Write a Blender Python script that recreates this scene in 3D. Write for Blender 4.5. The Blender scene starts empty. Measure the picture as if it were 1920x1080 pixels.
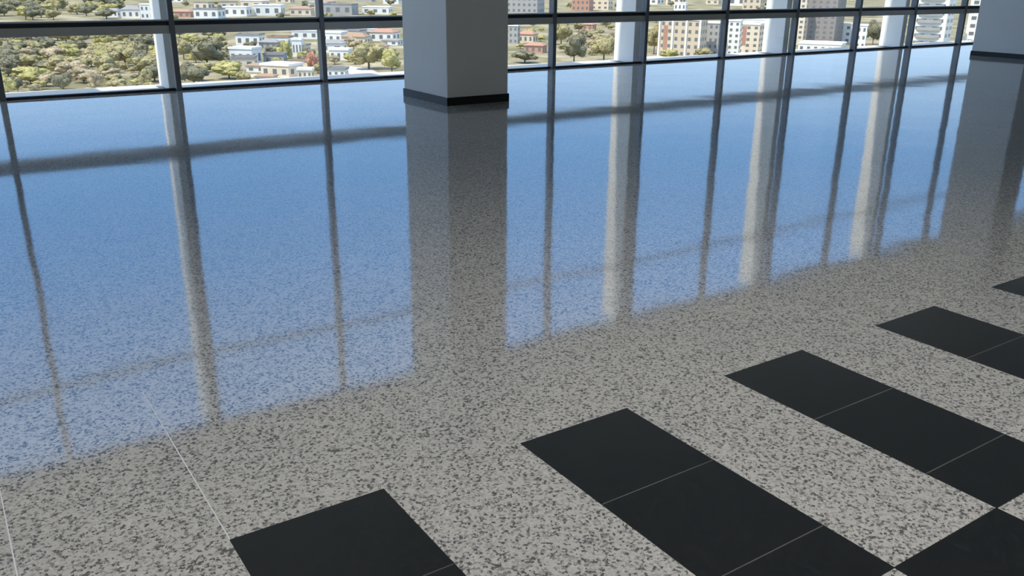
import bpy, bmesh, math, random
from mathutils import Vector, Matrix, noise
sc = bpy.context.scene
COL = sc.collection
R = math.radians

# ------------------------------------------------------------------ helpers
def srgb(r, g, b):
    f = lambda c: (c/255/12.92) if c/255 <= .04045 else ((c/255+.055)/1.055)**2.4
    return (f(r), f(g), f(b), 1)

def nodes(name):
    m = bpy.data.materials.new(name); m.use_nodes = True
    nt = m.node_tree
    return m, nt, nt.nodes['Principled BSDF'], nt.nodes.new, nt.links.new

def plain(name, col, rough=.6, var=.08, scale=3.0, metal=0, spec=.5):
    """procedural paint / metal: base colour broken up by soft noise"""
    m, nt, b, N, L = nodes(name)
    tc = N('ShaderNodeTexCoord'); nz = N('ShaderNodeTexNoise'); nz.inputs['Scale'].default_value = scale
    nz.inputs['Detail'].default_value = 4
    L(tc.outputs['Object'], nz.inputs['Vector'])
    rp = N('ShaderNodeValToRGB')
    rp.color_ramp.elements[0].position = .3; rp.color_ramp.elements[1].position = .7
    rp.color_ramp.elements[0].color = tuple(c*(1-var) for c in col[:3])+(1,)
    rp.color_ramp.elements[1].color = tuple(min(1, c*(1+var)) for c in col[:3])+(1,)
    L(nz.outputs['Fac'], rp.inputs['Fac']); L(rp.outputs['Color'], b.inputs['Base Color'])
    b.inputs['Roughness'].default_value = rough; b.inputs['Metallic'].default_value = metal
    b.inputs['Specular IOR Level'].default_value = spec
    return m

def add_box(bm, x0, x1, y0, y1, z0, z1, bev=0):
    r = bmesh.ops.create_cube(bm, size=1)
    vs = r['verts']
    for v in vs:
        v.co = Vector((x0+(v.co.x+.5)*(x1-x0), y0+(v.co.y+.5)*(y1-y0), z0+(v.co.z+.5)*(z1-z0)))
    if bev:
        es = list({e for v in vs for e in v.link_edges})
        bmesh.ops.bevel(bm, geom=es, offset=bev, segments=2, affect='EDGES', profile=.5)

def mesh_of(name, bm, mats):
    me = bpy.data.meshes.new(name); bm.normal_update(); bm.to_mesh(me); bm.free()
    for m in (mats if isinstance(mats, (list, tuple)) else [mats]): me.materials.append(m)
    return me

def link(name, me, parent=None, loc=(0, 0, 0), rz=0, scale=None):
    o = bpy.data.objects.new(name, me); COL.objects.link(o)
    o.parent = parent; o.location = loc; o.rotation_euler = (0, 0, rz)
    if scale is not None: o.scale = scale
    return o

def obj(name, bm, mats, parent=None, loc=(0, 0, 0), rz=0):
    return link(name, mesh_of(name, bm, mats), parent, loc, rz)

def boxes(name, mats, lst, parent=None, loc=(0, 0, 0), bev=0, rz=0):
    bm = bmesh.new()
    for q in lst: add_box(bm, *q, bev=bev)
    return obj(name, bm, mats, parent, loc, rz)

def tag(o, label, cat, group=None, kind=None):
    o['label'] = label; o['category'] = cat
    if group: o['group'] = group
    if kind: o['kind'] = kind
    return o

def struct(o):
    o['kind'] = 'structure'; return o

# ------------------------------------------------------------------ measured dimensions (metres)
EYE = 1.6
YG = 13.62                    # glass line
ZC = 5.585                    # ceiling / head of the glazing
U0, V0, TW, TL, TE = .5216, 2.3025, .5295, .4664, 1.1793   # inlay pattern
M0, MS = .897, 2.277          # first mullion in view, mullion spacing
KA, KB = -7, 14
XA, XB = M0+MS*KA, M0+MS*KB
YB = -9.0
GZ = -28.0                    # city ground below this floor

# ------------------------------------------------------------------ camera
F, PITCH, ROLL, YAW = 1628.7, .3424, .0086, .5919
cam = bpy.data.cameras.new('camera'); co = bpy.data.objects.new('camera', cam); COL.objects.link(co)
cam.sensor_width = 36; cam.lens = F/1920*36; cam.clip_end = 6000
fw = Vector((math.sin(YAW)*math.cos(PITCH), math.cos(YAW)*math.cos(PITCH), -math.sin(PITCH)))
rt = Vector((math.cos(YAW), -math.sin(YAW), 0)); up = rt.cross(fw)
r2 = math.cos(ROLL)*rt+math.sin(ROLL)*up; u2 = -math.sin(ROLL)*rt+math.cos(ROLL)*up
mw = Matrix((r2, u2, -fw)).transposed().to_4x4(); mw.translation = (0, 0, EYE)
co.matrix_world = mw
sc.camera = co

def ray(px, py):
    return (fw + r2*((px-960)/F) - u2*((py-540)/F)).normalized()
def ground(px, py, z=GZ):
    d = ray(px, py); t = (z-EYE)/d.z
    return Vector((0, 0, EYE))+d*t
def dist_scale(p):            # metres per photo pixel at a place
    return (p-Vector((0, 0, EYE))).dot(fw)/F

# ------------------------------------------------------------------ materials
def terrazzo(name, light, mids, dark, fd, fm, scale, rough, speck=None):
    m, nt, b, N, L = nodes(name)
    tc = N('ShaderNodeTexCoord')
    wn = N('ShaderNodeTexNoise'); wn.inputs['Scale'].default_value = scale*1.3; wn.inputs['Detail'].default_value = 2
    L(tc.outputs['Object'], wn.inputs['Vector'])
    mx = N('ShaderNodeMixRGB'); mx.blend_type = 'LINEAR_LIGHT'; mx.inputs['Fac'].default_value = .008
    L(tc.outputs['Object'], mx.inputs['Color1']); L(wn.outputs['Color'], mx.inputs['Color2'])
    vo = N('ShaderNodeTexVoronoi'); vo.inputs['Scale'].default_value = scale
    L(mx.outputs['Color'], vo.inputs['Vector'])
    sp = N('ShaderNodeSeparateColor'); L(vo.outputs['Color'], sp.inputs['Color'])
    rp = N('ShaderNodeValToRGB'); rp.color_ramp.interpolation = 'CONSTANT'
    e = rp.color_ramp.elements; e[0].position = 0; e[0].color = dark
    e[1].position = fd; e[1].color = mids[0]
    for p, c in ((fd+fm*.5, mids[1]), (fd+fm, light), (.8, tuple(c*.9 for c in light[:3])+(1,)), (.93, tuple(min(1, c*1.12) for c in light[:3])+(1,))):
        q = e.new(p); q.color = c
    L(sp.outputs['Red'], rp.inputs['Fac'])
    # broad, soft cloudiness of the cast stone
    n2 = N('ShaderNodeTexNoise'); n2.inputs['Scale'].default_value = 2.2; n2.inputs['Detail'].default_value = 5
    L(tc.outputs['Object'], n2.inputs['Vector'])
    r3 = N('ShaderNodeValToRGB'); r3.color_ramp.elements[0].color = (.88, .88, .9, 1); r3.color_ramp.elements[1].color = (1.05, 1.04, 1.0, 1)
    L(n2.outputs['Fac'], r3.inputs['Fac'])
    ml = N('ShaderNodeMixRGB'); ml.blend_type = 'MULTIPLY'; ml.inputs['Fac'].default_value = 1
    L(rp.outputs['Color'], ml.inputs['Color1']); L(r3.outputs['Color'], ml.inputs['Color2'])
    L(ml.outputs['Color'], b.inputs['Base Color'])
    b.inputs['Roughness'].default_value = rough; b.inputs['IOR'].default_value = FLOOR_IOR
    # slight unevenness of the polished slab
    n4 = N('ShaderNodeTexNoise'); n4.inputs['Scale'].default_value = 1.1; n4.inputs['Detail'].default_value = 1
    L(tc.outputs['Object'], n4.inputs['Vector'])
    bp = N('ShaderNodeBump'); bp.inputs['Strength'].default_value = .7; bp.inputs['Distance'].default_value = .004
    L(n4.outputs['Fac'], bp.inputs['Height']); L(bp.outputs['Normal'], b.inputs['Normal'])
    return m
FLOOR_IOR = 1.75
g = lambda v, t=(1, 1, 1): (v*t[0], v*t[1], v*t[2], 1)
M_WHITE = terrazzo('white_terrazzo', g(.52, (1, .98, .935)), (g(.25), g(.38, (1, .98, .94))), g(.11), .15, .24, 118, .062)
M_BLACK = terrazzo('black_terrazzo', g(.0105, (.8, 1, 1.25)), (g(.015), g(.012)), g(.02, (.9, 1, 1.1)), .08, .22, 110, .14)
M_JW = plain('white_joint', g(.66), .3, .05)
M_JB = plain('grey_joint', g(.10), .3, .2)
M_PAINT = plain('pillar_paint', srgb(244, 243, 240), .55, .02, 1.5)
M_BASE = plain('black_skirting', g(.008), .35, .1)
M_WALL = plain('wall_paint', srgb(214, 213, 209), .8, .02)
M_CEIL = plain('ceiling_paint', srgb(218, 218, 216), .85, .02)
M_ALU = plain('grey_aluminium', srgb(118, 122, 128), .45, .06, 4, .3)
M_ALUD = plain('dark_aluminium', srgb(48, 54, 60), .45, .08, 4, .3)
M_ALUG = plain('mid_grey_transom', srgb(190, 190, 186), .5, .05, 4, .2)
M_FIN = plain('white_fin_coating', srgb(246, 245, 240), .5, .02)
M_LEDGE = plain('ledge_concrete', srgb(215, 212, 205), .8, .08, 2)

def glass():
    m = bpy.data.materials.new('window_glass'); m.use_nodes = True; nt = m.node_tree
    for n in list(nt.nodes): nt.nodes.remove(n)
    N, L = nt.nodes.new, nt.links.new
    out = N('ShaderNodeOutputMaterial'); mix = N('ShaderNodeMixShader')
    tr = N('ShaderNodeBsdfTransparent'); tr.inputs['Color'].default_value = (.955, .965, .96, 1)
    gl = N('ShaderNodeBsdfGlossy'); gl.inputs['Roughness'].default_value = .01
    ge = N('ShaderNodeNewGeometry'); dt = N('ShaderNodeVectorMath'); dt.operation = 'DOT_PRODUCT'
    L(ge.outputs['Incoming'], dt.inputs[0]); L(ge.outputs['Normal'], dt.inputs[1])
    def math_(op, a, b=None):
        n = N('ShaderNodeMath'); n.operation = op
        for i, v in enumerate((a, b)):
            if v is None: continue
            if isinstance(v, (int, float)): n.inputs[i].default_value = v
            else: L(v, n.inputs[i])
        return n.outputs[0]
    c = math_('ABSOLUTE', dt.outputs['Value'])
    s = math_('POWER', math_('SUBTRACT', 1, c), 5)
    f = math_('ADD', math_('MULTIPLY', s, .9), .04)
    L(f, mix.inputs['Fac']); L(tr.outputs[0], mix.inputs[1]); L(gl.outputs[0], mix.inputs[2]); L(mix.outputs[0], out.inputs['Surface'])
    return m
M_GLASS = glass()

# ------------------------------------------------------------------ floor: terrazzo slab with black inlay blocks
def build_floor():
    J = .002
    us = {XA, XB}; vs = {YB, YG+.12}
    SH = .011                                   # the black blocks are a little narrower than the light ones
    i0, i1 = -20, 46
    def edge(i): return U0+i*TW+(SH if i % 2 == 0 else -SH)
    for i in range(i0, i1+1):
        if XA < edge(i)-J and edge(i)+J < XB: us |= {edge(i)-J, edge(i)+J}
    vl = [V0-TE*k for k in range(0, 3)] + [V0-TL, V0-2*TL, V0-TE-TL, V0-TE-2*TL] + [V0+TL*2.53*k for k in range(1, 5)] + [V0-TE*2-TL*2.53*k for k in range(1, 6)]
    for v in vl: vs |= {v-J, v+J}
    us = sorted(us); vs = sorted(v for v in vs if YB <= v <= YG+.12)
    bm = bmesh.new(); grid = {}
    for i, u in enumerate(us):
        for j, v in enumerate(vs): grid[i, j] = bm.verts.new((u, v, 0))
    def black(x, y):
        k = math.floor((x-U0)/TW+1e-6)
        # which column, with the adjusted edges
        for c in (k-1, k, k+1):
            if edge(c)-1e-6 <= x < edge(c+1)-1e-6: col = c
        if not -4 <= col <= 42: return False
        if V0-TE < y < V0: return col % 2 == 0
        if V0-2*TE < y < V0-TE: return col % 2 == 1
        return False
    for i in range(len(us)-1):
        for j in range(len(vs)-1):
            x, y = (us[i]+us[i+1])/2, (vs[j]+vs[j+1])/2
            f = bm.faces.new((grid[i, j], grid[i+1, j], grid[i+1, j+1], grid[i, j+1]))
            ju = us[i+1]-us[i] < 2.1*J; jv = vs[j+1]-vs[j] < 2.1*J
            if ju or jv:
                a = black(x-.02, y-.02) and black(x+.02, y+.02) and black(x-.02, y+.02) and black(x+.02, y-.02)
                o = any(black(x+dx, y+dy) for dx in (-.02, .02) for dy in (-.02, .02))
                f.material_index = 3 if a else (1 if o else (2 if ju and y < V0+1.2 and x < U0+TW*.5 else 0))
            else:
                f.material_index = 1 if black(x, y) else 0
    # thickness: slab edge and underside
    r = bmesh.ops.extrude_face_region(bm, geom=bm.faces[:])
    top = [e for e in r['geom'] if isinstance(e, bmesh.types.BMVert)]
    for v in bm.verts:
        if v not in set(top): pass
    down = set(top)
    for v in down: v.co.z = -.3
    bmesh.ops.recalc_face_normals(bm, faces=bm.faces[:])
    return struct(obj('floor', bm, [M_WHITE, M_BLACK, M_JW, M_JB]))
build_floor()

# ------------------------------------------------------------------ room shell
struct(boxes('ceiling', M_CEIL, [(XA-.3, XB+.3, YB-.3, YG+.12, ZC, ZC+.3)]))
struct(boxes('wall_back', M_WALL, [(XA-.3, XB+.3, YB-.3, YB, -.3, ZC)]))
struct(boxes('wall_left', M_WALL, [(XA-.3, XA, YB, YG+.12, -.3, ZC)]))
struct(boxes('wall_right', M_WALL, [(XB, XB+.3, YB, YG+.12, -.3, ZC)]))
# storey above, whose shade falls on the fins
struct(boxes('wall_upper_storey', M_LEDGE, [(XA-.3, XB+.3, YG-1.0, YG+.12, ZC+.3, 9.8)]))
# window ledge outside at floor level
struct(boxes('trim_1', M_LEDGE, [(XA-.3, XB+.3, YG+.12, YG+1.1, -.3, -.02)]))

# ------------------------------------------------------------------ curtain wall, one window per bay
RB, RT, R2 = .812, 1.005, 4.257
MW, MD = .075, .16
for n, k in enumerate(range(KA, KB)):
    x0, x1 = M0+MS*k, M0+MS*(k+1)
    w = bpy.data.objects.new(f'window_{n+1}', None); COL.objects.link(w); w.location = (x0, YG, 0); struct(w)
    a, b = MW/2, MS-MW/2
    boxes('mullion', M_ALU, [(-MW/2, MW/2, -.10, .06, 0, ZC)], w, bev=.006)
    if k == KB-1: boxes('mullion', M_ALU, [(MS-MW/2, MS, -.10, .06, 0, ZC)], w)
    boxes('bottom_rail', M_ALUD, [(a, b, -.03, .05, 0, .036)], w, bev=.004)
    boxes('transom', M_ALUG, [(a, b, -.08, .05, RB, RB+.115)], w, bev=.006)
    boxes('transom_cap', M_ALUD, [(a, b, -.05, .05, RB+.115, RT-.02)], w)
    boxes('transom_bead', M_ALUG, [(a, b, -.065, .05, RT-.02, RT)], w)
    boxes('upper_transom', M_ALU, [(a, b, -.05, .05, R2-.022, R2+.022)], w)
    boxes('head_rail', M_ALUD, [(a, b, -.04, .05, ZC-.08, ZC)], w)
    for z0, z1 in ((.036, RB), (RT, R2-.022), (R2+.022, ZC-.08)):
        boxes('pane', M_GLASS, [(a, b, 0, .012, z0, z1)], w)

# exterior fins outside every other mullion
fin_text = {-1: 'white exterior fin behind the mullion at the left edge of the photo',
            1: 'white exterior fin behind the mullion left of the nearer pillar',
            3: 'white exterior fin hidden behind the nearer square pillar',
            5: 'white exterior fin nearest to the right of the nearer pillar',
            7: 'second white exterior fin to the right of the nearer pillar',
            9: 'third white exterior fin to the right of the nearer pillar',
            11: 'white exterior fin just left of the pillar at the right edge'}
for k in range(-1, 13, 2):
    x = M0+MS*k
    t = bpy.data.objects.new('exterior_fin', None); COL.objects.link(t); t.location = (x, YG, -.02)
    tag(t, fin_text[k], 'facade fin', 'white fins outside the window wall')
    boxes('blade', M_FIN, [(-.085, .085, .17, .78, .012, ZC+.1)], t, bev=.01)
    boxes('base_plate', M_ALU, [(-.13, .13, .14, .83, 0, .012)], t)
    for z in (.9, R2): boxes('bracket', M_ALU, [(-.03, .03, .06, .18, z, z+.1)], t)

# ------------------------------------------------------------------ square pillars
def pillar(x, y, label):
    t = bpy.data.objects.new('square_pillar', None); COL.objects.link(t); t.location = (x, y, 0)
    tag(t, label, 'pillar')
    w, d = .955, 1.24
    boxes('shaft', M_PAINT, [(.0, w, .0, d, 0, ZC)], t, bev=.008)
    s = .014
    bm = bmesh.new()
    for q in ((-s, w+s, -s, 0), (-s, w+s, d, d+s), (-s, 0, 0, d), (w, w+s, 0, d)): add_box(bm, q[0], q[1], q[2], q[3], 0, .105)
    obj('skirting', bm, M_BASE, t)
    return t
pillar(5.78, 10.165, 'nearer white square pillar with black skirting, mirrored whole in the floor')
pillar(20.48, 10.165, 'farther white square pillar with black skirting at the right edge of the photo')

# ------------------------------------------------------------------ the city below; paler colours take the place of a haze volume
def ground_mat():
    m, nt, b, N, L = nodes('dry_hillside')
    tc = N('ShaderNodeTexCoord')
    n1 = N('ShaderNodeTexNoise'); n1.inputs['Scale'].default_value = .035; n1.inputs['Detail'].default_value = 6; n1.inputs['Roughness'].default_value = .65
    L(tc.outputs['Object'], n1.inputs['Vector'])
    rp = N('ShaderNodeValToRGB'); e = rp.color_ramp.elements
    e[0].position = .36; e[0].color = srgb(112, 108, 82); e[1].position = .66; e[1].color = srgb(184, 172, 148)
    q = e.new(.47); q.color = srgb(134, 128, 98); q = e.new(.56); q.color = srgb(158, 148, 122)
    L(n1.outputs['Fac'], rp.inputs['Fac']); L(rp.outputs['Color'], b.inputs['Base Color'])
    b.inputs['Roughness'].default_value = .95; b.inputs['Specular IOR Level'].default_value = .1
    return m
M_GROUND = ground_mat()
bm = bmesh.new()
gx = [-400+i*40 for i in range(70)]; gy = [20+i*40 for i in range(60)]
gv = {(i, j): bm.verts.new((x, y, GZ)) for i, x in enumerate(gx) for j, y in enumerate(gy)}
for i in range(len(gx)-1):
    for j in range(len(gy)-1): bm.faces.new((gv[i, j], gv[i+1, j], gv[i+1, j+1], gv[i, j+1]))
struct(obj('ground', bm, M_GROUND))

M_ROAD = plain('pale_road', srgb(222, 216, 204), .9, .05, .2)
def road(pts, width):
    P = [ground(x, y, GZ+.06) for x, y in pts]
    bm = bmesh.new(); prev = None
    for i, p in enumerate(P):
        d = (P[min(i+1, len(P)-1)]-P[max(i-1, 0)]); d.z = 0; d.normalize(); n = Vector((-d.y, d.x, 0))*width/2
        a, b = bm.verts.new(p+n), bm.verts.new(p-n)
        c, e = bm.verts.new(p+n-Vector((0, 0, .3))), bm.verts.new(p-n-Vector((0, 0, .3)))
        if prev:
            bm.faces.new((prev[0], a, b, prev[1])); bm.faces.new((prev[0], prev[2], c, a)); bm.faces.new((prev[1], b, e, prev[3]))
        prev = (a, b, c, e)
    bmesh.ops.recalc_face_normals(bm, faces=bm.faces[:])
    return struct(obj('road', bm, M_ROAD))
road([(-40, 182), (60, 180), (170, 171), (230, 163), (300, 162), (380, 160)], 8)
road([(610, 128), (640, 126), (668, 130), (690, 141), (752, 141)], 10)
road([(470, 142), (520, 141), (560, 144), (600, 148)], 8)
road([(1200, 108), (1270, 104), (1330, 104), (1420, 97)], 6)

# ---- trees
PLACED = []                   # (x, y, half width, half depth) of everything standing in the city
def clear(p, hx, hy=None, k=.98):
    hy = hx if hy is None else hy
    return all(abs(p.x-x) > (hx+qx)*k or abs(p.y-y) > (hy+qy)*k for x, y, qx, qy in PLACED)
NUDGE = [(0, 0)]+[(dx, dy) for r in range(1, 9) for dx in (0, -3*r, 3*r) for dy in (-1.2*r, 1.2*r, 0)]
def leaf_mat(name, a, b_):
    m, nt, b, N, L = nodes(name)
    tc = N('ShaderNodeTexCoord'); nz = N('ShaderNodeTexNoise'); nz.inputs['Scale'].default_value = 3; nz.inputs['Detail'].default_value = 4
    L(tc.outputs['Object'], nz.inputs['Vector'])
    rp = N('ShaderNodeValToRGB'); rp.color_ramp.elements[0].position = .35; rp.color_ramp.elements[1].position = .65
    rp.color_ramp.elements[0].color = a; rp.color_ramp.elements[1].color = b_
    L(nz.outputs['Fac'], rp.inputs['Fac']); L(rp.outputs['Color'], b.inputs['Base Color'])
    b.inputs['Roughness'].default_value = .8; b.inputs['Specular IOR Level'].default_value = .2
    return m
LEAF = {'olive': leaf_mat('olive_leaves', srgb(142, 134, 94), srgb(178, 168, 126)),
        'dark': leaf_mat('dark_leaves', srgb(108, 106, 84), srgb(142, 138, 112)),
        'yellow': leaf_mat('yellow_green_leaves', srgb(160, 154, 92), srgb(190, 182, 126)),
        'tan': leaf_mat('tan_leaves', srgb(160, 144, 112), srgb(190, 174, 144)),
        'red': leaf_mat('orange_blossom', srgb(194, 126, 96), srgb(206, 158, 132))}
M_BARK = plain('bark', srgb(120, 104, 84), .9, .2, 2)
def crown_bm(seed, squash):
    """unit crown (radius about .5, height 1 from 0): leafy lumps made of many small leaf blades over a core"""
    rnd = random.Random(seed); bm = bmesh.new()
    lumps = [(Vector((0, 0, .48)), .36)]
    for i in range(9):
        a = rnd.uniform(0, 6.28); z = rnd.uniform(.25, .78); rr = .32*math.sin(math.pi*min(.95, z*.9+.12))
        lumps.append((Vector((math.cos(a)*rr, math.sin(a)*rr, z)), rnd.uniform(.15, .24)))
    for c, r in lumps:
        s = bmesh.ops.create_icosphere(bm, subdivisions=2, radius=r*.9)
        for v in s['verts']:
            p = v.co.copy()
            v.co = c+p*(1+.45*noise.noise(p*7+Vector((seed*3.1, c.x*9, c.z*9))))
            v.co.z = max(.03, v.co.z)
        for _ in range(150):
            d = Vector((rnd.gauss(0, 1), rnd.gauss(0, 1), rnd.gauss(0, 1))).normalized()
            p = c+d*r*rnd.uniform(.82, 1.15)
            if p.z < .02: continue
            t = d.orthogonal().normalized(); t.rotate(Matrix.Rotation(rnd.uniform(0, 6.28), 3, d)); b = d.cross(t)+d*rnd.uniform(-.6, .6)
            h = rnd.uniform(.018, .04)
            q = [p+t*h, p+b*h*.7, p-t*h, p-b*h*.7]
            bm.faces.new([bm.verts.new(v) for v in q])
    for v in bm.verts: v.co.x *= squash; v.co.y *= squash
    return bm
CROWN = {}
for kind in LEAF:
    for s in range(3):
        CROWN[kind, s] = mesh_of('crown', crown_bm(s*7+len(kind), 1.0), LEAF[kind])
bm = bmesh.new()
bmesh.ops.create_cone(bm, segments=8, radius1=.06, radius2=.035, depth=1, cap_ends=True, matrix=Matrix.Translation((0, 0, .5)))
TRUNK = mesh_of('trunk', bm, M_BARK)
rnd = random.Random(4)
def tree(px, py, wpx, hpx, kind, label, group=None, name='leafy_tree', cat='tree'):
    """tree standing on the ground seen at (px, py); width and height in photo pixels at that distance"""
    for dx, dy in NUDGE:
        p = ground(px+dx, py+dy); s = dist_scale(p)
        if clear(p, wpx*s*.56): break
    else: p = ground(px, py); s = dist_scale(p)
    w, h = wpx*s, hpx*s
    t = bpy.data.objects.new(name, None); COL.objects.link(t); t.location = p; t.rotation_euler.z = rnd.uniform(0, 6.28)
    PLACED.append((p.x, p.y, w*.56, w*.56))
    tag(t, label, cat, group)
    link('trunk', TRUNK, t, (0, 0, 0), 0, (w*.5, w*.5, h*.4))
    link('crown', CROWN[kind, rnd.randrange(3)], t, (0, 0, h*.1), 0, (w, w, h*.93))
    return t

# ---- houses and blocks
def wall_mat(n, c): return plain(n, c, .85, .04, .4)
W = {'white': wall_mat('white_render', srgb(238, 236, 228)), 'cream': wall_mat('cream_render', srgb(226, 210, 184)),
     'grey': wall_mat('grey_render', srgb(170, 168, 164)), 'dark': wall_mat('dark_cladding', srgb(146, 138, 132)),
     'salmon': wall_mat('salmon_render', srgb(192, 148, 126)), 'beige': wall_mat('beige_render', srgb(212, 194, 168))}
RF = {'white': wall_mat('white_roof', srgb(242, 240, 236)), 'grey': wall_mat('grey_roof', srgb(150, 148, 146)),
      'red': wall_mat('red_tile_roof', srgb(178, 138, 118)), 'brown': wall_mat('brown_tile_roof', srgb(166, 138, 114))}
M_PANE = plain('far_window_hazed', srgb(120, 122, 122), .25, .15, 2)  # grey lightened so the colour itself carries the haze of distance
M_REDP = plain('red_panel', srgb(180, 136, 116), .8, .05, 1)
bm = bmesh.new(); add_box(bm, -.5, .5, -.05, .05, 0, 1); FARWIN = mesh_of('window', bm, M_PANE)

def gable(bm, w, d, z, rise, ov=.4):
    x0, x1, y0, y1 = -w/2-ov, w/2+ov, -d/2-ov, d/2+ov
    inset = min(w, d)*.32
    lo = [bm.verts.new(c) for c in ((x0, y0, z), (x1, y0, z), (x1, y1, z), (x0, y1, z))]
    up_ = [bm.verts.new(c) for c in ((x0, y0, z+.2), (x1, y0, z+.2), (x1, y1, z+.2), (x0, y1, z+.2))]
    if w > d: r = [bm.verts.new((x0+inset, 0, z+rise)), bm.verts.new((x1-inset, 0, z+rise))]
    else: r = [bm.verts.new((0, y0+inset, z+rise)), bm.verts.new((0, y1-inset, z+rise))]
    bm.faces.new(lo[::-1])
    for i in range(4): bm.faces.new((lo[i], lo[(i+1) % 4], up_[(i+1) % 4], up_[i]))
    if w > d: fs = ((up_[0], up_[1], r[1], r[0]), (up_[2], up_[3], r[0], r[1]), (up_[1], up_[2], r[1]), (up_[3], up_[0], r[0]))
    else: fs = ((up_[1], up_[2], r[1], r[0]), (up_[3], up_[0], r[0], r[1]), (up_[0], up_[1], r[0]), (up_[2], up_[3], r[1]))
    for f in fs: bm.faces.new(f)

def house(px, py, wpx, hpx, wall, roof, label, style='flat', rz=0, group=None, depth=.8, cols=3, rows=1, name='house', cat='house', winw=.42, winh=.45):
    for dx, dy in NUDGE:
        p = ground(px+dx*.5, py+dy); s = dist_scale(p); w, h = wpx*s, hpx*s; d = w*depth
        yaw = -math.atan2(p.x, p.y)                  # turned roughly towards this building, then by rz
        c, n = abs(math.cos(yaw-rz)), abs(math.sin(yaw-rz)); hx, hy = (w*c+d*n)/2+.4, (w*n+d*c)/2+.4
        if clear(p, hx, hy): break
    t = bpy.data.objects.new(name, None); COL.objects.link(t); t.location = p; t.rotation_euler.z = yaw-rz
    PLACED.append((p.x, p.y, hx, hy))
    tag(t, label, cat, group)
    hw = h*(.7 if style == 'gable' else 1)
    boxes('wall', W[wall], [(-w/2, w/2, -d/2, d/2, 0, hw)], t)
    bm = bmesh.new()
    if style == 'gable': gable(bm, w, d, hw, h-hw)
    else:
        add_box(bm, -w/2-.25, w/2+.25, -d/2-.25, d/2+.25, hw, hw+.25)
        for q in ((-w/2-.25, w/2+.25, -d/2-.25, -d/2), (-w/2-.25, w/2+.25, d/2, d/2+.25), (-w/2-.25, -w/2, -d/2, d/2), (w/2, w/2+.25, -d/2, d/2)):
            add_box(bm, *q, hw+.25, hw+.7)
    obj('roof', bm, RF[roof], t)
    fh = hw/rows
    for r in range(rows):
        z = fh*(r+.5-winh/2)
        for c in range(cols):
            x = -w/2+w*(c+.5)/cols
            link('window', FARWIN, t, (x, -d/2-.02, z), 0, (w/cols*winw, 1, fh*winh))
        nc = max(1, round(cols*depth))
        for c in range(nc):
            y = -d/2+d*(c+.5)/nc
            for sx in (-1, 1): link('window', FARWIN, t, (sx*(w/2+.02), y, z), math.pi/2, (d/nc*winw, 1, fh*winh))
    t['w'] = w; t['d'] = d; t['h'] = hw
    return t

# key trees -----------------------------------------------------------------
KT = [(36, 97, 46, 20, 'dark', 'dark rounded tree high on the slope at the left edge, just under the transom'),
      (120, 138, 64, 34, 'olive', 'broad olive tree in the middle of the slope behind the leftmost bay'),
      (60, 150, 70, 26, 'yellow', 'yellow-green spreading tree low on the left slope'),
      (16, 178, 40, 36, 'yellow', 'yellow-green bush in the lower left corner of the window wall'),
      (34, 176, 22, 30, 'dark', 'small dark tree by the road in the lower left corner'),
      (235, 124, 60, 48, 'olive', 'tall olive tree standing above the left slope'),
      (284, 134, 46, 34, 'dark', 'dark tree left of the mullion with the first fin'),
      (276, 162, 30, 34, 'olive', 'olive tree by the pale road beside the first fin'),
      (180, 166, 34, 34, 'tan', 'dry tan tree above the pale road'),
      (120, 172, 40, 36, 'dark', 'dark shrubby tree low in the middle of the leftmost bay'),
      (365, 164, 58, 46, 'dark', 'dark grey-green tree just right of the first fin'),
      (395, 122, 70, 52, 'dark', 'large dark tree under the transom right of the first fin'),
      (345, 112, 34, 40, 'olive', 'light olive tree hugging the mullion right of the first fin'),
      (430, 148, 56, 34, 'yellow', 'yellow-green tree in front of the white flat-roofed house'),
      (458, 158, 34, 24, 'olive', 'small olive tree below the white flat-roofed house'),
      (541, 116, 24, 40, 'yellow', 'narrow green tree between white houses'),
      (586, 134, 22, 38, 'red', 'orange flowering tree beside the thin mullion left of the pillar'),
      (692, 130, 72, 50, 'olive', 'big round olive tree left of the nearer pillar'),
      (735, 134, 38, 44, 'yellow', 'light green tree touching the left side of the nearer pillar'),
      (664, 94, 30, 26, 'tan', 'tan tree behind the big round olive tree'),
      (984, 118, 56, 24, 'dark', 'low dark bush just right of the nearer pillar'),
      (1076, 118, 48, 56, 'dark', 'dark tree in the middle of the bay left of the first right-hand fin'),
      (1052, 84, 40, 40, 'olive', 'olive tree behind the dark one right of the pillar'),
      (1132, 114, 52, 50, 'olive', 'olive tree against the first fin right of the pillar'),
      (1226, 104, 32, 58, 'olive', 'tall olive tree left of the beige apartment block'),
      (1258, 112, 40, 20, 'yellow', 'yellow-green shrub at the left foot of the beige apartment block'),
      (1318, 108, 34, 22, 'olive', 'olive shrub at the right foot of the beige apartment block'),
      (1636, 84, 30, 44, 'dark', 'dark tree between white buildings left of the third fin'),
      (1404, 100, 22, 18, 'olive', 'small shrub at the foot of the cream block with a red panel')]
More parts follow.
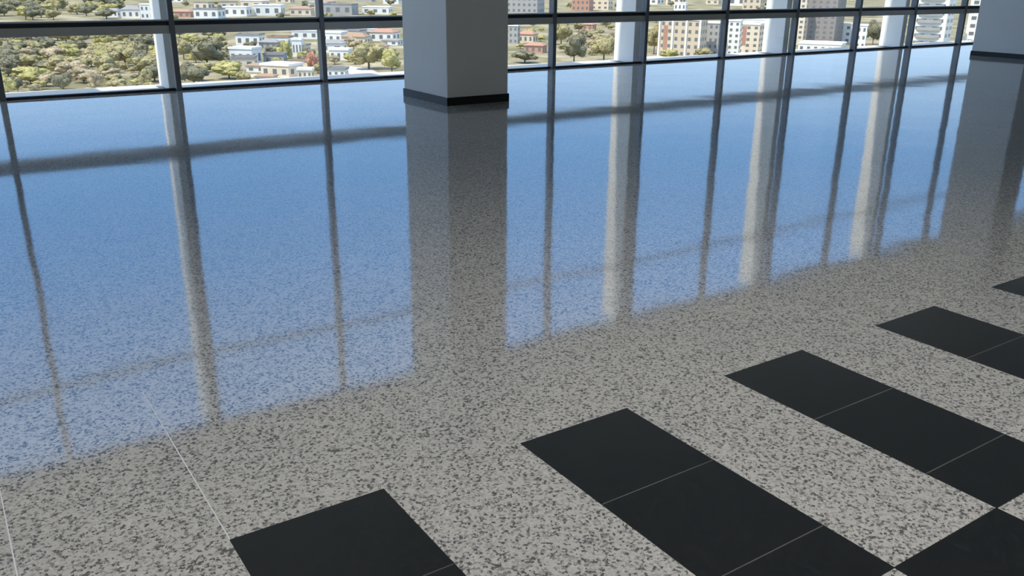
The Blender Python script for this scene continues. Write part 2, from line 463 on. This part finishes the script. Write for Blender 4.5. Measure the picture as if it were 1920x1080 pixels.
# key buildings ---------------------------------------------------------------
house(462, 122, 46, 30, 'white', 'white', 'white flat-roofed house in the trees right of the first fin', rz=.5)
house(470, 84, 44, 18, 'white', 'grey', 'white house under the transom behind the flat-roofed one', rz=.3)
house(508, 92, 34, 18, 'grey', 'grey', 'grey house right of the white flat-roofed house', 'gable', rz=.4)
house(560, 106, 18, 30, 'white', 'white', 'narrow tall white house beside the narrow green tree', rz=.3)
house(576, 72, 48, 14, 'white', 'white', 'long white house under the transom left of the thin mullion', rz=.2)
house(530, 142, 60, 20, 'cream', 'white', 'cream flat-roofed house in front of the narrow tall one', rz=.6)
house(500, 154, 34, 16, 'white', 'brown', 'cream house with a brown roof low in the second bay', 'gable', rz=.3)
house(574, 146, 26, 16, 'cream', 'white', 'little cream house beneath the orange flowering tree', rz=.2)
house(628, 82, 40, 20, 'white', 'white', 'white house at top left of the bay beside the nearer pillar', rz=.4)
house(668, 86, 44, 24, 'cream', 'brown', 'house with a brown roof above the big round olive tree', 'gable', rz=.3)
house(722, 76, 46, 22, 'white', 'red', 'white house with a red roof touching the nearer pillar', 'gable', rz=.4)
house(640, 112, 36, 18, 'white', 'white', 'low white house at the left foot of the big round olive tree', rz=.3)
house(634, 144, 34, 14, 'white', 'grey', 'long white shed by the pale road left of the nearer pillar', rz=.25)
house(964, 82, 18, 32, 'grey', 'white', 'grey block showing right beside the nearer pillar', rz=.3, rows=3, cols=2)
house(990, 80, 30, 22, 'cream', 'red', 'cream house with a red roof right of the nearer pillar', 'gable', rz=.4)
house(1004, 98, 36, 18, 'salmon', 'red', 'salmon house with a red roof above the low dark bush', 'gable', rz=.3)
house(1100, 56, 30, 14, 'salmon', 'red', 'salmon house peeping under the transom over the dark tree', 'gable', rz=.3)
b = house(1278, 106, 78, 66, 'beige', 'white', 'beige apartment block with white pilasters between two fins', rz=.35, rows=5, cols=6, depth=.5, name='apartment_block', cat='building')
w, d, h = b['w'], b['d'], b['h']
for f in (-.5, -.17, .17, .5): boxes('pilaster', W['white'], [(f*w-.35, f*w+.35, -d/2-.5, -d/2, 0, h)], b)
boxes('red_panel', M_REDP, [(-.40*w, -.30*w, -d/2-.12, -d/2, h*.2, h*.85)], b)
b = house(1334, 104, 30, 58, 'grey', 'white', 'grey block adjoining the beige apartment block on its right', rz=.35, rows=5, cols=3, name='apartment_block', cat='building')
b = house(1374, 104, 22, 62, 'white', 'white', 'slim white tower just right of a thin mullion', rz=.2, rows=6, cols=2, name='apartment_block', cat='building')
b = house(1404, 100, 40, 52, 'cream', 'white', 'cream block with a red panel left of the second right-hand fin', rz=.25, rows=5, cols=3, name='apartment_block', cat='building')
w, d, h = b['w'], b['d'], b['h']
boxes('red_panel', M_REDP, [(-.28*w, -.1*w, -d/2-.12, -d/2, h*.3, h*.95)], b)
house(1399, 50, 80, 14, 'white', 'white', 'wide white building under the transom beside the second right-hand fin', rz=.2, name='apartment_block', cat='building')
b = house(1499, 84, 12, 92, 'cream', 'white', 'very slim cream tower just right of the second right-hand fin', rz=.2, rows=10, cols=1, depth=1, name='apartment_block', cat='building')
b = house(1538, 82, 62, 88, 'dark', 'grey', 'dark grey tower behind white roofs', rz=.3, rows=10, cols=5, name='apartment_block', cat='building')
house(1540, 98, 76, 16, 'white', 'white', 'wide white roof in front of the dark grey tower', rz=.15, cols=6)
house(1582, 82, 26, 34, 'white', 'white', 'white block right of the dark grey tower', rz=.15, rows=3, cols=2)
house(1612, 92, 18, 42, 'white', 'white', 'white block just right of the thin mullion near the dark tree', rz=.1, rows=3, cols=2)
b = house(1742, 86, 58, 118, 'white', 'white', 'white tower with grey balconies near the farther pillar', rz=.25, rows=9, cols=2, name='apartment_block', cat='building', winw=.6)
w, d, h = b['w'], b['d'], b['h']
for i in range(9):
    bm = bmesh.new(); n = 10; z = h*(i+.2)/9
    vs = []
    for zz in (z, z+h*.045):
        ring = [bm.verts.new((-.36*w+.72*w*j/n, -d/2-.4-1.3*math.sin(math.pi*j/n), zz)) for j in range(n+1)] + [bm.verts.new((.36*w, -d/2, zz)), bm.verts.new((-.36*w, -d/2, zz))]
        vs.append(ring)
    k = len(vs[0])
    bm.faces.new(vs[0][::-1]); bm.faces.new(vs[1])
    for j in range(k): bm.faces.new((vs[0][j], vs[0][(j+1) % k], vs[1][(j+1) % k], vs[1][j]))
    obj('balcony', bm, W['grey'], b)
house(1832, 84, 40, 110, 'white', 'white', 'white tower just left of the farther pillar', rz=.2, rows=8, cols=2, name='apartment_block', cat='building')
# above the transom
house(250, 34, 34, 22, 'white', 'grey', 'white house above the transom left of the first fin', 'gable', rz=.3)
house(214, 32, 26, 16, 'white', 'grey', 'small white house at the edge of the wood above the transom', 'gable', rz=.5)
house(280, 36, 24, 26, 'white', 'white', 'tall white house above the transom touching the first fin', rz=.3, rows=2)
house(344, 32, 34, 14, 'salmon', 'red', 'salmon house above the transom right of the first fin', 'gable', rz=.3)
house(394, 34, 46, 16, 'white', 'grey', 'white house with a grey roof above the transom in the second bay', rz=.4)
house(446, 30, 44, 16, 'white', 'white', 'long white house in the row above the transom, second bay', rz=.3)
house(506, 30, 50, 18, 'white', 'white', 'large white house in the row above the transom near the thin mullion', rz=.2)
house(566, 28, 40, 16, 'cream', 'brown', 'cream house with a brown roof above the transom left of the thin mullion', 'gable', rz=.2)
house(640, 27, 54, 18, 'grey', 'grey', 'grey house above the transom in the bay left of the nearer pillar', rz=.3)
house(708, 27, 50, 12, 'white', 'white', 'low white house above the transom touching the nearer pillar', rz=.2)
house(985, 24, 60, 40, 'grey', 'grey', 'grey apartment block above the transom right of the nearer pillar', rz=.3, rows=4, cols=6, name='apartment_block', cat='building')
house(1092, 20, 34, 40, 'salmon', 'red', 'salmon apartment block above the transom, second bay right of the nearer pillar', rz=.3, rows=4, cols=4, name='apartment_block', cat='building')
house(1128, 18, 34, 24, 'cream', 'white', 'cream block above the transom beside the first right-hand fin', rz=.3, rows=3, cols=3)
house(1276, 20, 22, 14, 'white', 'white', 'small white house above the transom over the beige apartment block', rz=.2)
house(1412, 18, 34, 30, 'beige', 'red', 'beige block above the transom left of the second right-hand fin', rz=.3, rows=3, cols=3)

def fill_houses(n, x0, x1, y0, y1, wr, label, group):
    for i in range(n):
        for _ in range(40):
            x = x0+(x1-x0)*(i+rnd.uniform(.1, .9))/n; y = rnd.uniform(y0, y1); w = rnd.uniform(*wr)
            if clear(ground(x, y), w*.6): break
        else: continue
        s = dist_scale(ground(x, y))
        house(x, y, w/s, w*rnd.uniform(.35, .5)/s, rnd.choice(['white', 'white', 'cream', 'grey']), rnd.choice(['white', 'grey', 'brown']), label, rnd.choice(['flat', 'gable']), rz=rnd.uniform(.1, .6), group=group, cols=2)
fill_houses(9, 320, 750, 2, 18, (14, 22), 'pale house on the far hillside at the top left of the photo', 'houses on the far hillside')
fill_houses(6, 445, 600, 84, 136, (7, 10), 'small pale house scattered among the second bay gardens', 'small houses of the second bay')
fill_houses(5, 612, 750, 66, 100, (8, 12), 'small pale house in the bay left of the nearer pillar', 'small houses left of the nearer pillar')
fill_houses(6, 1215, 1480, 4, 14, (16, 24), 'pale house at the top of the photo right of the first fin past the pillar', 'far houses at the top right')

for a in KT: tree(*a)

# fill between them: trees (and houses) that nothing sets apart, one group per stretch of glass
def fill(n, x0, x1, y0, y1, kinds, wr, label, group, hr=.8, who=()):
    """scatter up to n trees over the ground seen in that stretch, none standing in another thing"""
    a, b = 1/(y1+75), 1/(y0+75)                     # even in depth rather than in height
    for i in range(n):
        for _ in range(40):
            x = rnd.uniform(x0, x1); q = rnd.random(); y = 1/(a+(b-a)*q)-75
            y = y*.5+rnd.uniform(y0, y1)*.5
            p = ground(x, y); w = rnd.uniform(*wr)
            if clear(p, w*.56): break
        else: continue
        s = dist_scale(p)
        tree(x, y, w/s, w*rnd.uniform(.65, 1.0)*hr/s, rnd.choice(kinds), label, group, *who)
fill(100, -60, 310, 84, 176, ['olive', 'olive', 'tan', 'yellow', 'dark'], (5, 9.5), 'dry olive tree in the wood filling the leftmost bay below the transom', 'trees on the left slope')
fill(34, -50, 310, 58, 92, ['olive', 'dark', 'olive', 'tan'], (7, 11), 'olive tree in the belt just under the transom of the leftmost bay', 'tree belt under the leftmost transom')
fill(110, -60, 310, 84, 178, ['olive', 'tan', 'yellow', 'dark'], (2.6, 4.5), 'low bush between the trees of the leftmost bay below the transom', 'bushes on the left slope', .8, ('round_bush', 'bush'))
fill(60, -40, 235, 0, 40, ['dark', 'olive', 'yellow', 'dark'], (10, 16), 'grey-green tree in the wood above the transom at the left', 'trees above the transom at the left')
fill(26, 325, 440, 66, 162, ['dark', 'olive', 'dark', 'yellow'], (4.5, 8), 'tree in the grove just right of the first fin', 'grove right of the first fin')
fill(16, 440, 600, 70, 150, ['olive', 'yellow', 'dark'], (3.5, 6), 'small garden tree among the white houses of the second bay', 'garden trees of the second bay')
fill(14, 612, 755, 60, 146, ['olive', 'tan', 'yellow'], (3, 5), 'small garden tree in the bay left of the nearer pillar', 'garden trees left of the nearer pillar')
fill(14, 310, 755, 4, 44, ['olive', 'dark', 'yellow'], (6, 10), 'distant tree above the transom between first fin and nearer pillar', 'distant trees left of the nearer pillar')
fill(10, 955, 1030, 46, 116, ['olive', 'tan', 'yellow'], (3, 5.5), 'tan-green tree in the narrow bay right of the nearer pillar', 'trees right of the nearer pillar')
fill(28, 1040, 1190, 40, 118, ['olive', 'olive', 'tan', 'dark'], (4, 8), 'olive tree in the wood left of the first right-hand fin', 'trees left of the first right-hand fin')
fill(14, 1205, 1440, 30, 100, ['olive', 'dark', 'yellow'], (4, 8), 'tree around the beige apartment block', 'trees around the beige apartment block')
fill(14, 955, 1480, 0, 30, ['dark', 'dark', 'olive'], (8, 14), 'distant grey-green tree above the transom right of the nearer pillar', 'distant trees right of the nearer pillar')
fill(10, 1490, 1850, 0, 70, ['dark', 'olive'], (7, 12), 'distant dark tree behind the towers at the right', 'distant trees behind the right-hand towers')
# ------------------------------------------------------------------ unseen fill lights, added in the ceiling to brighten the hall
def emit(name, col, st):
    m = bpy.data.materials.new(name); m.use_nodes = True; b = m.node_tree.nodes['Principled BSDF']
    b.inputs['Base Color'].default_value = (.8, .8, .8, 1); b.inputs['Emission Color'].default_value = col; b.inputs['Emission Strength'].default_value = st
    return m
FILL_W = 215
M_FILL = emit('fill_light_lens', (1, .95, .87, 1), 6)
def ring(bm, r0, r1, z0, z1, n=24):
    for i in range(n):
        a, b = 2*math.pi*i/n, 2*math.pi*(i+1)/n
        q = [[bm.verts.new((r*math.cos(t), r*math.sin(t), z)) for r, z in ((r0, z0), (r1, z0), (r1, z1), (r0, z1))] for t in (a, b)]
        for k in range(4): bm.faces.new((q[0][k], q[0][(k+1) % 4], q[1][(k+1) % 4], q[1][k]))
    bmesh.ops.remove_doubles(bm, verts=bm.verts[:], dist=1e-5); bmesh.ops.recalc_face_normals(bm, faces=bm.faces[:])
for i in range(6):
    for y in (-5, -2.4, .2, 2.6):
        t = bpy.data.objects.new('added_fill_light', None); COL.objects.link(t); t.location = (-11.8+i*3.2, y, ZC)
        tag(t, 'unseen round fill light with a metal rim, added in the hall ceiling', 'ceiling light', 'added fill lights')
        bm = bmesh.new(); ring(bm, .13, .17, -.05, 0); obj('rim', bm, M_ALU, t)
        bm = bmesh.new(); bmesh.ops.create_cone(bm, segments=24, radius1=.13, radius2=.13, depth=.01, cap_ends=True, matrix=Matrix.Translation((0, 0, -.02))); obj('lens', bm, M_FILL, t)
        l = bpy.data.lights.new('fill_lamp', 'SPOT'); l.energy = FILL_W; l.color = (1, .975, .935); l.spot_size = R(92); l.spot_blend = .8; l.shadow_soft_size = .12
        lo = bpy.data.objects.new('fill_lamp', l); COL.objects.link(lo); lo.parent = t; lo.location = (0, 0, -.06)

# ------------------------------------------------------------------ light: sun over the roof, blue sky
def sun_and_sky():
    s = bpy.data.lights.new('sun', 'SUN'); s.energy = 5.0; s.angle = R(.53); s.color = (1, .92, .80)
    o = bpy.data.objects.new('sun', s); COL.objects.link(o)
    d = Vector((.62, .055, -1)).normalized()
    o.rotation_euler = d.to_track_quat('-Z', 'Y').to_euler(); o.location = (-20, -5, 40)
    w = bpy.data.worlds.new('sky'); sc.world = w; w.use_nodes = True; nt = w.node_tree
    N, L = nt.nodes.new, nt.links.new
    bg = nt.nodes['Background']
    tc = N('ShaderNodeTexCoord'); sp = N('ShaderNodeSeparateXYZ'); L(tc.outputs['Generated'], sp.inputs[0])
    rp = N('ShaderNodeValToRGB'); e = rp.color_ramp.elements
    e[0].position = 0; e[0].color = (.52, .66, .80, 1)
    e[1].position = 1; e[1].color = (.50, .58, .72, 1)
    for p, c in ((.12, (.28, .45, .69, 1)), (.17, (.18, .37, .68, 1)), (.30, (.13, .36, .78, 1)), (.45, (.15, .36, .76, 1)), (.56, (.38, .50, .74, 1)), (.7, (.5, .58, .72, 1))):
        q = e.new(p); q.color = c
    L(sp.outputs['Z'], rp.inputs['Fac']); L(rp.outputs['Color'], bg.inputs['Color'])
    bg.inputs['Strength'].default_value = 2.2
sun_and_sky()

sc.view_settings.view_transform = 'Standard'; sc.view_settings.look = 'None'
sc.view_settings.gamma = 1; sc.view_settings.use_curve_mapping = False
sc.view_settings.exposure = 0
sc.cycles.max_bounces = 12; sc.cycles.diffuse_bounces = 6; sc.cycles.transparent_max_bounces = 24
sc.cycles.use_denoising = True
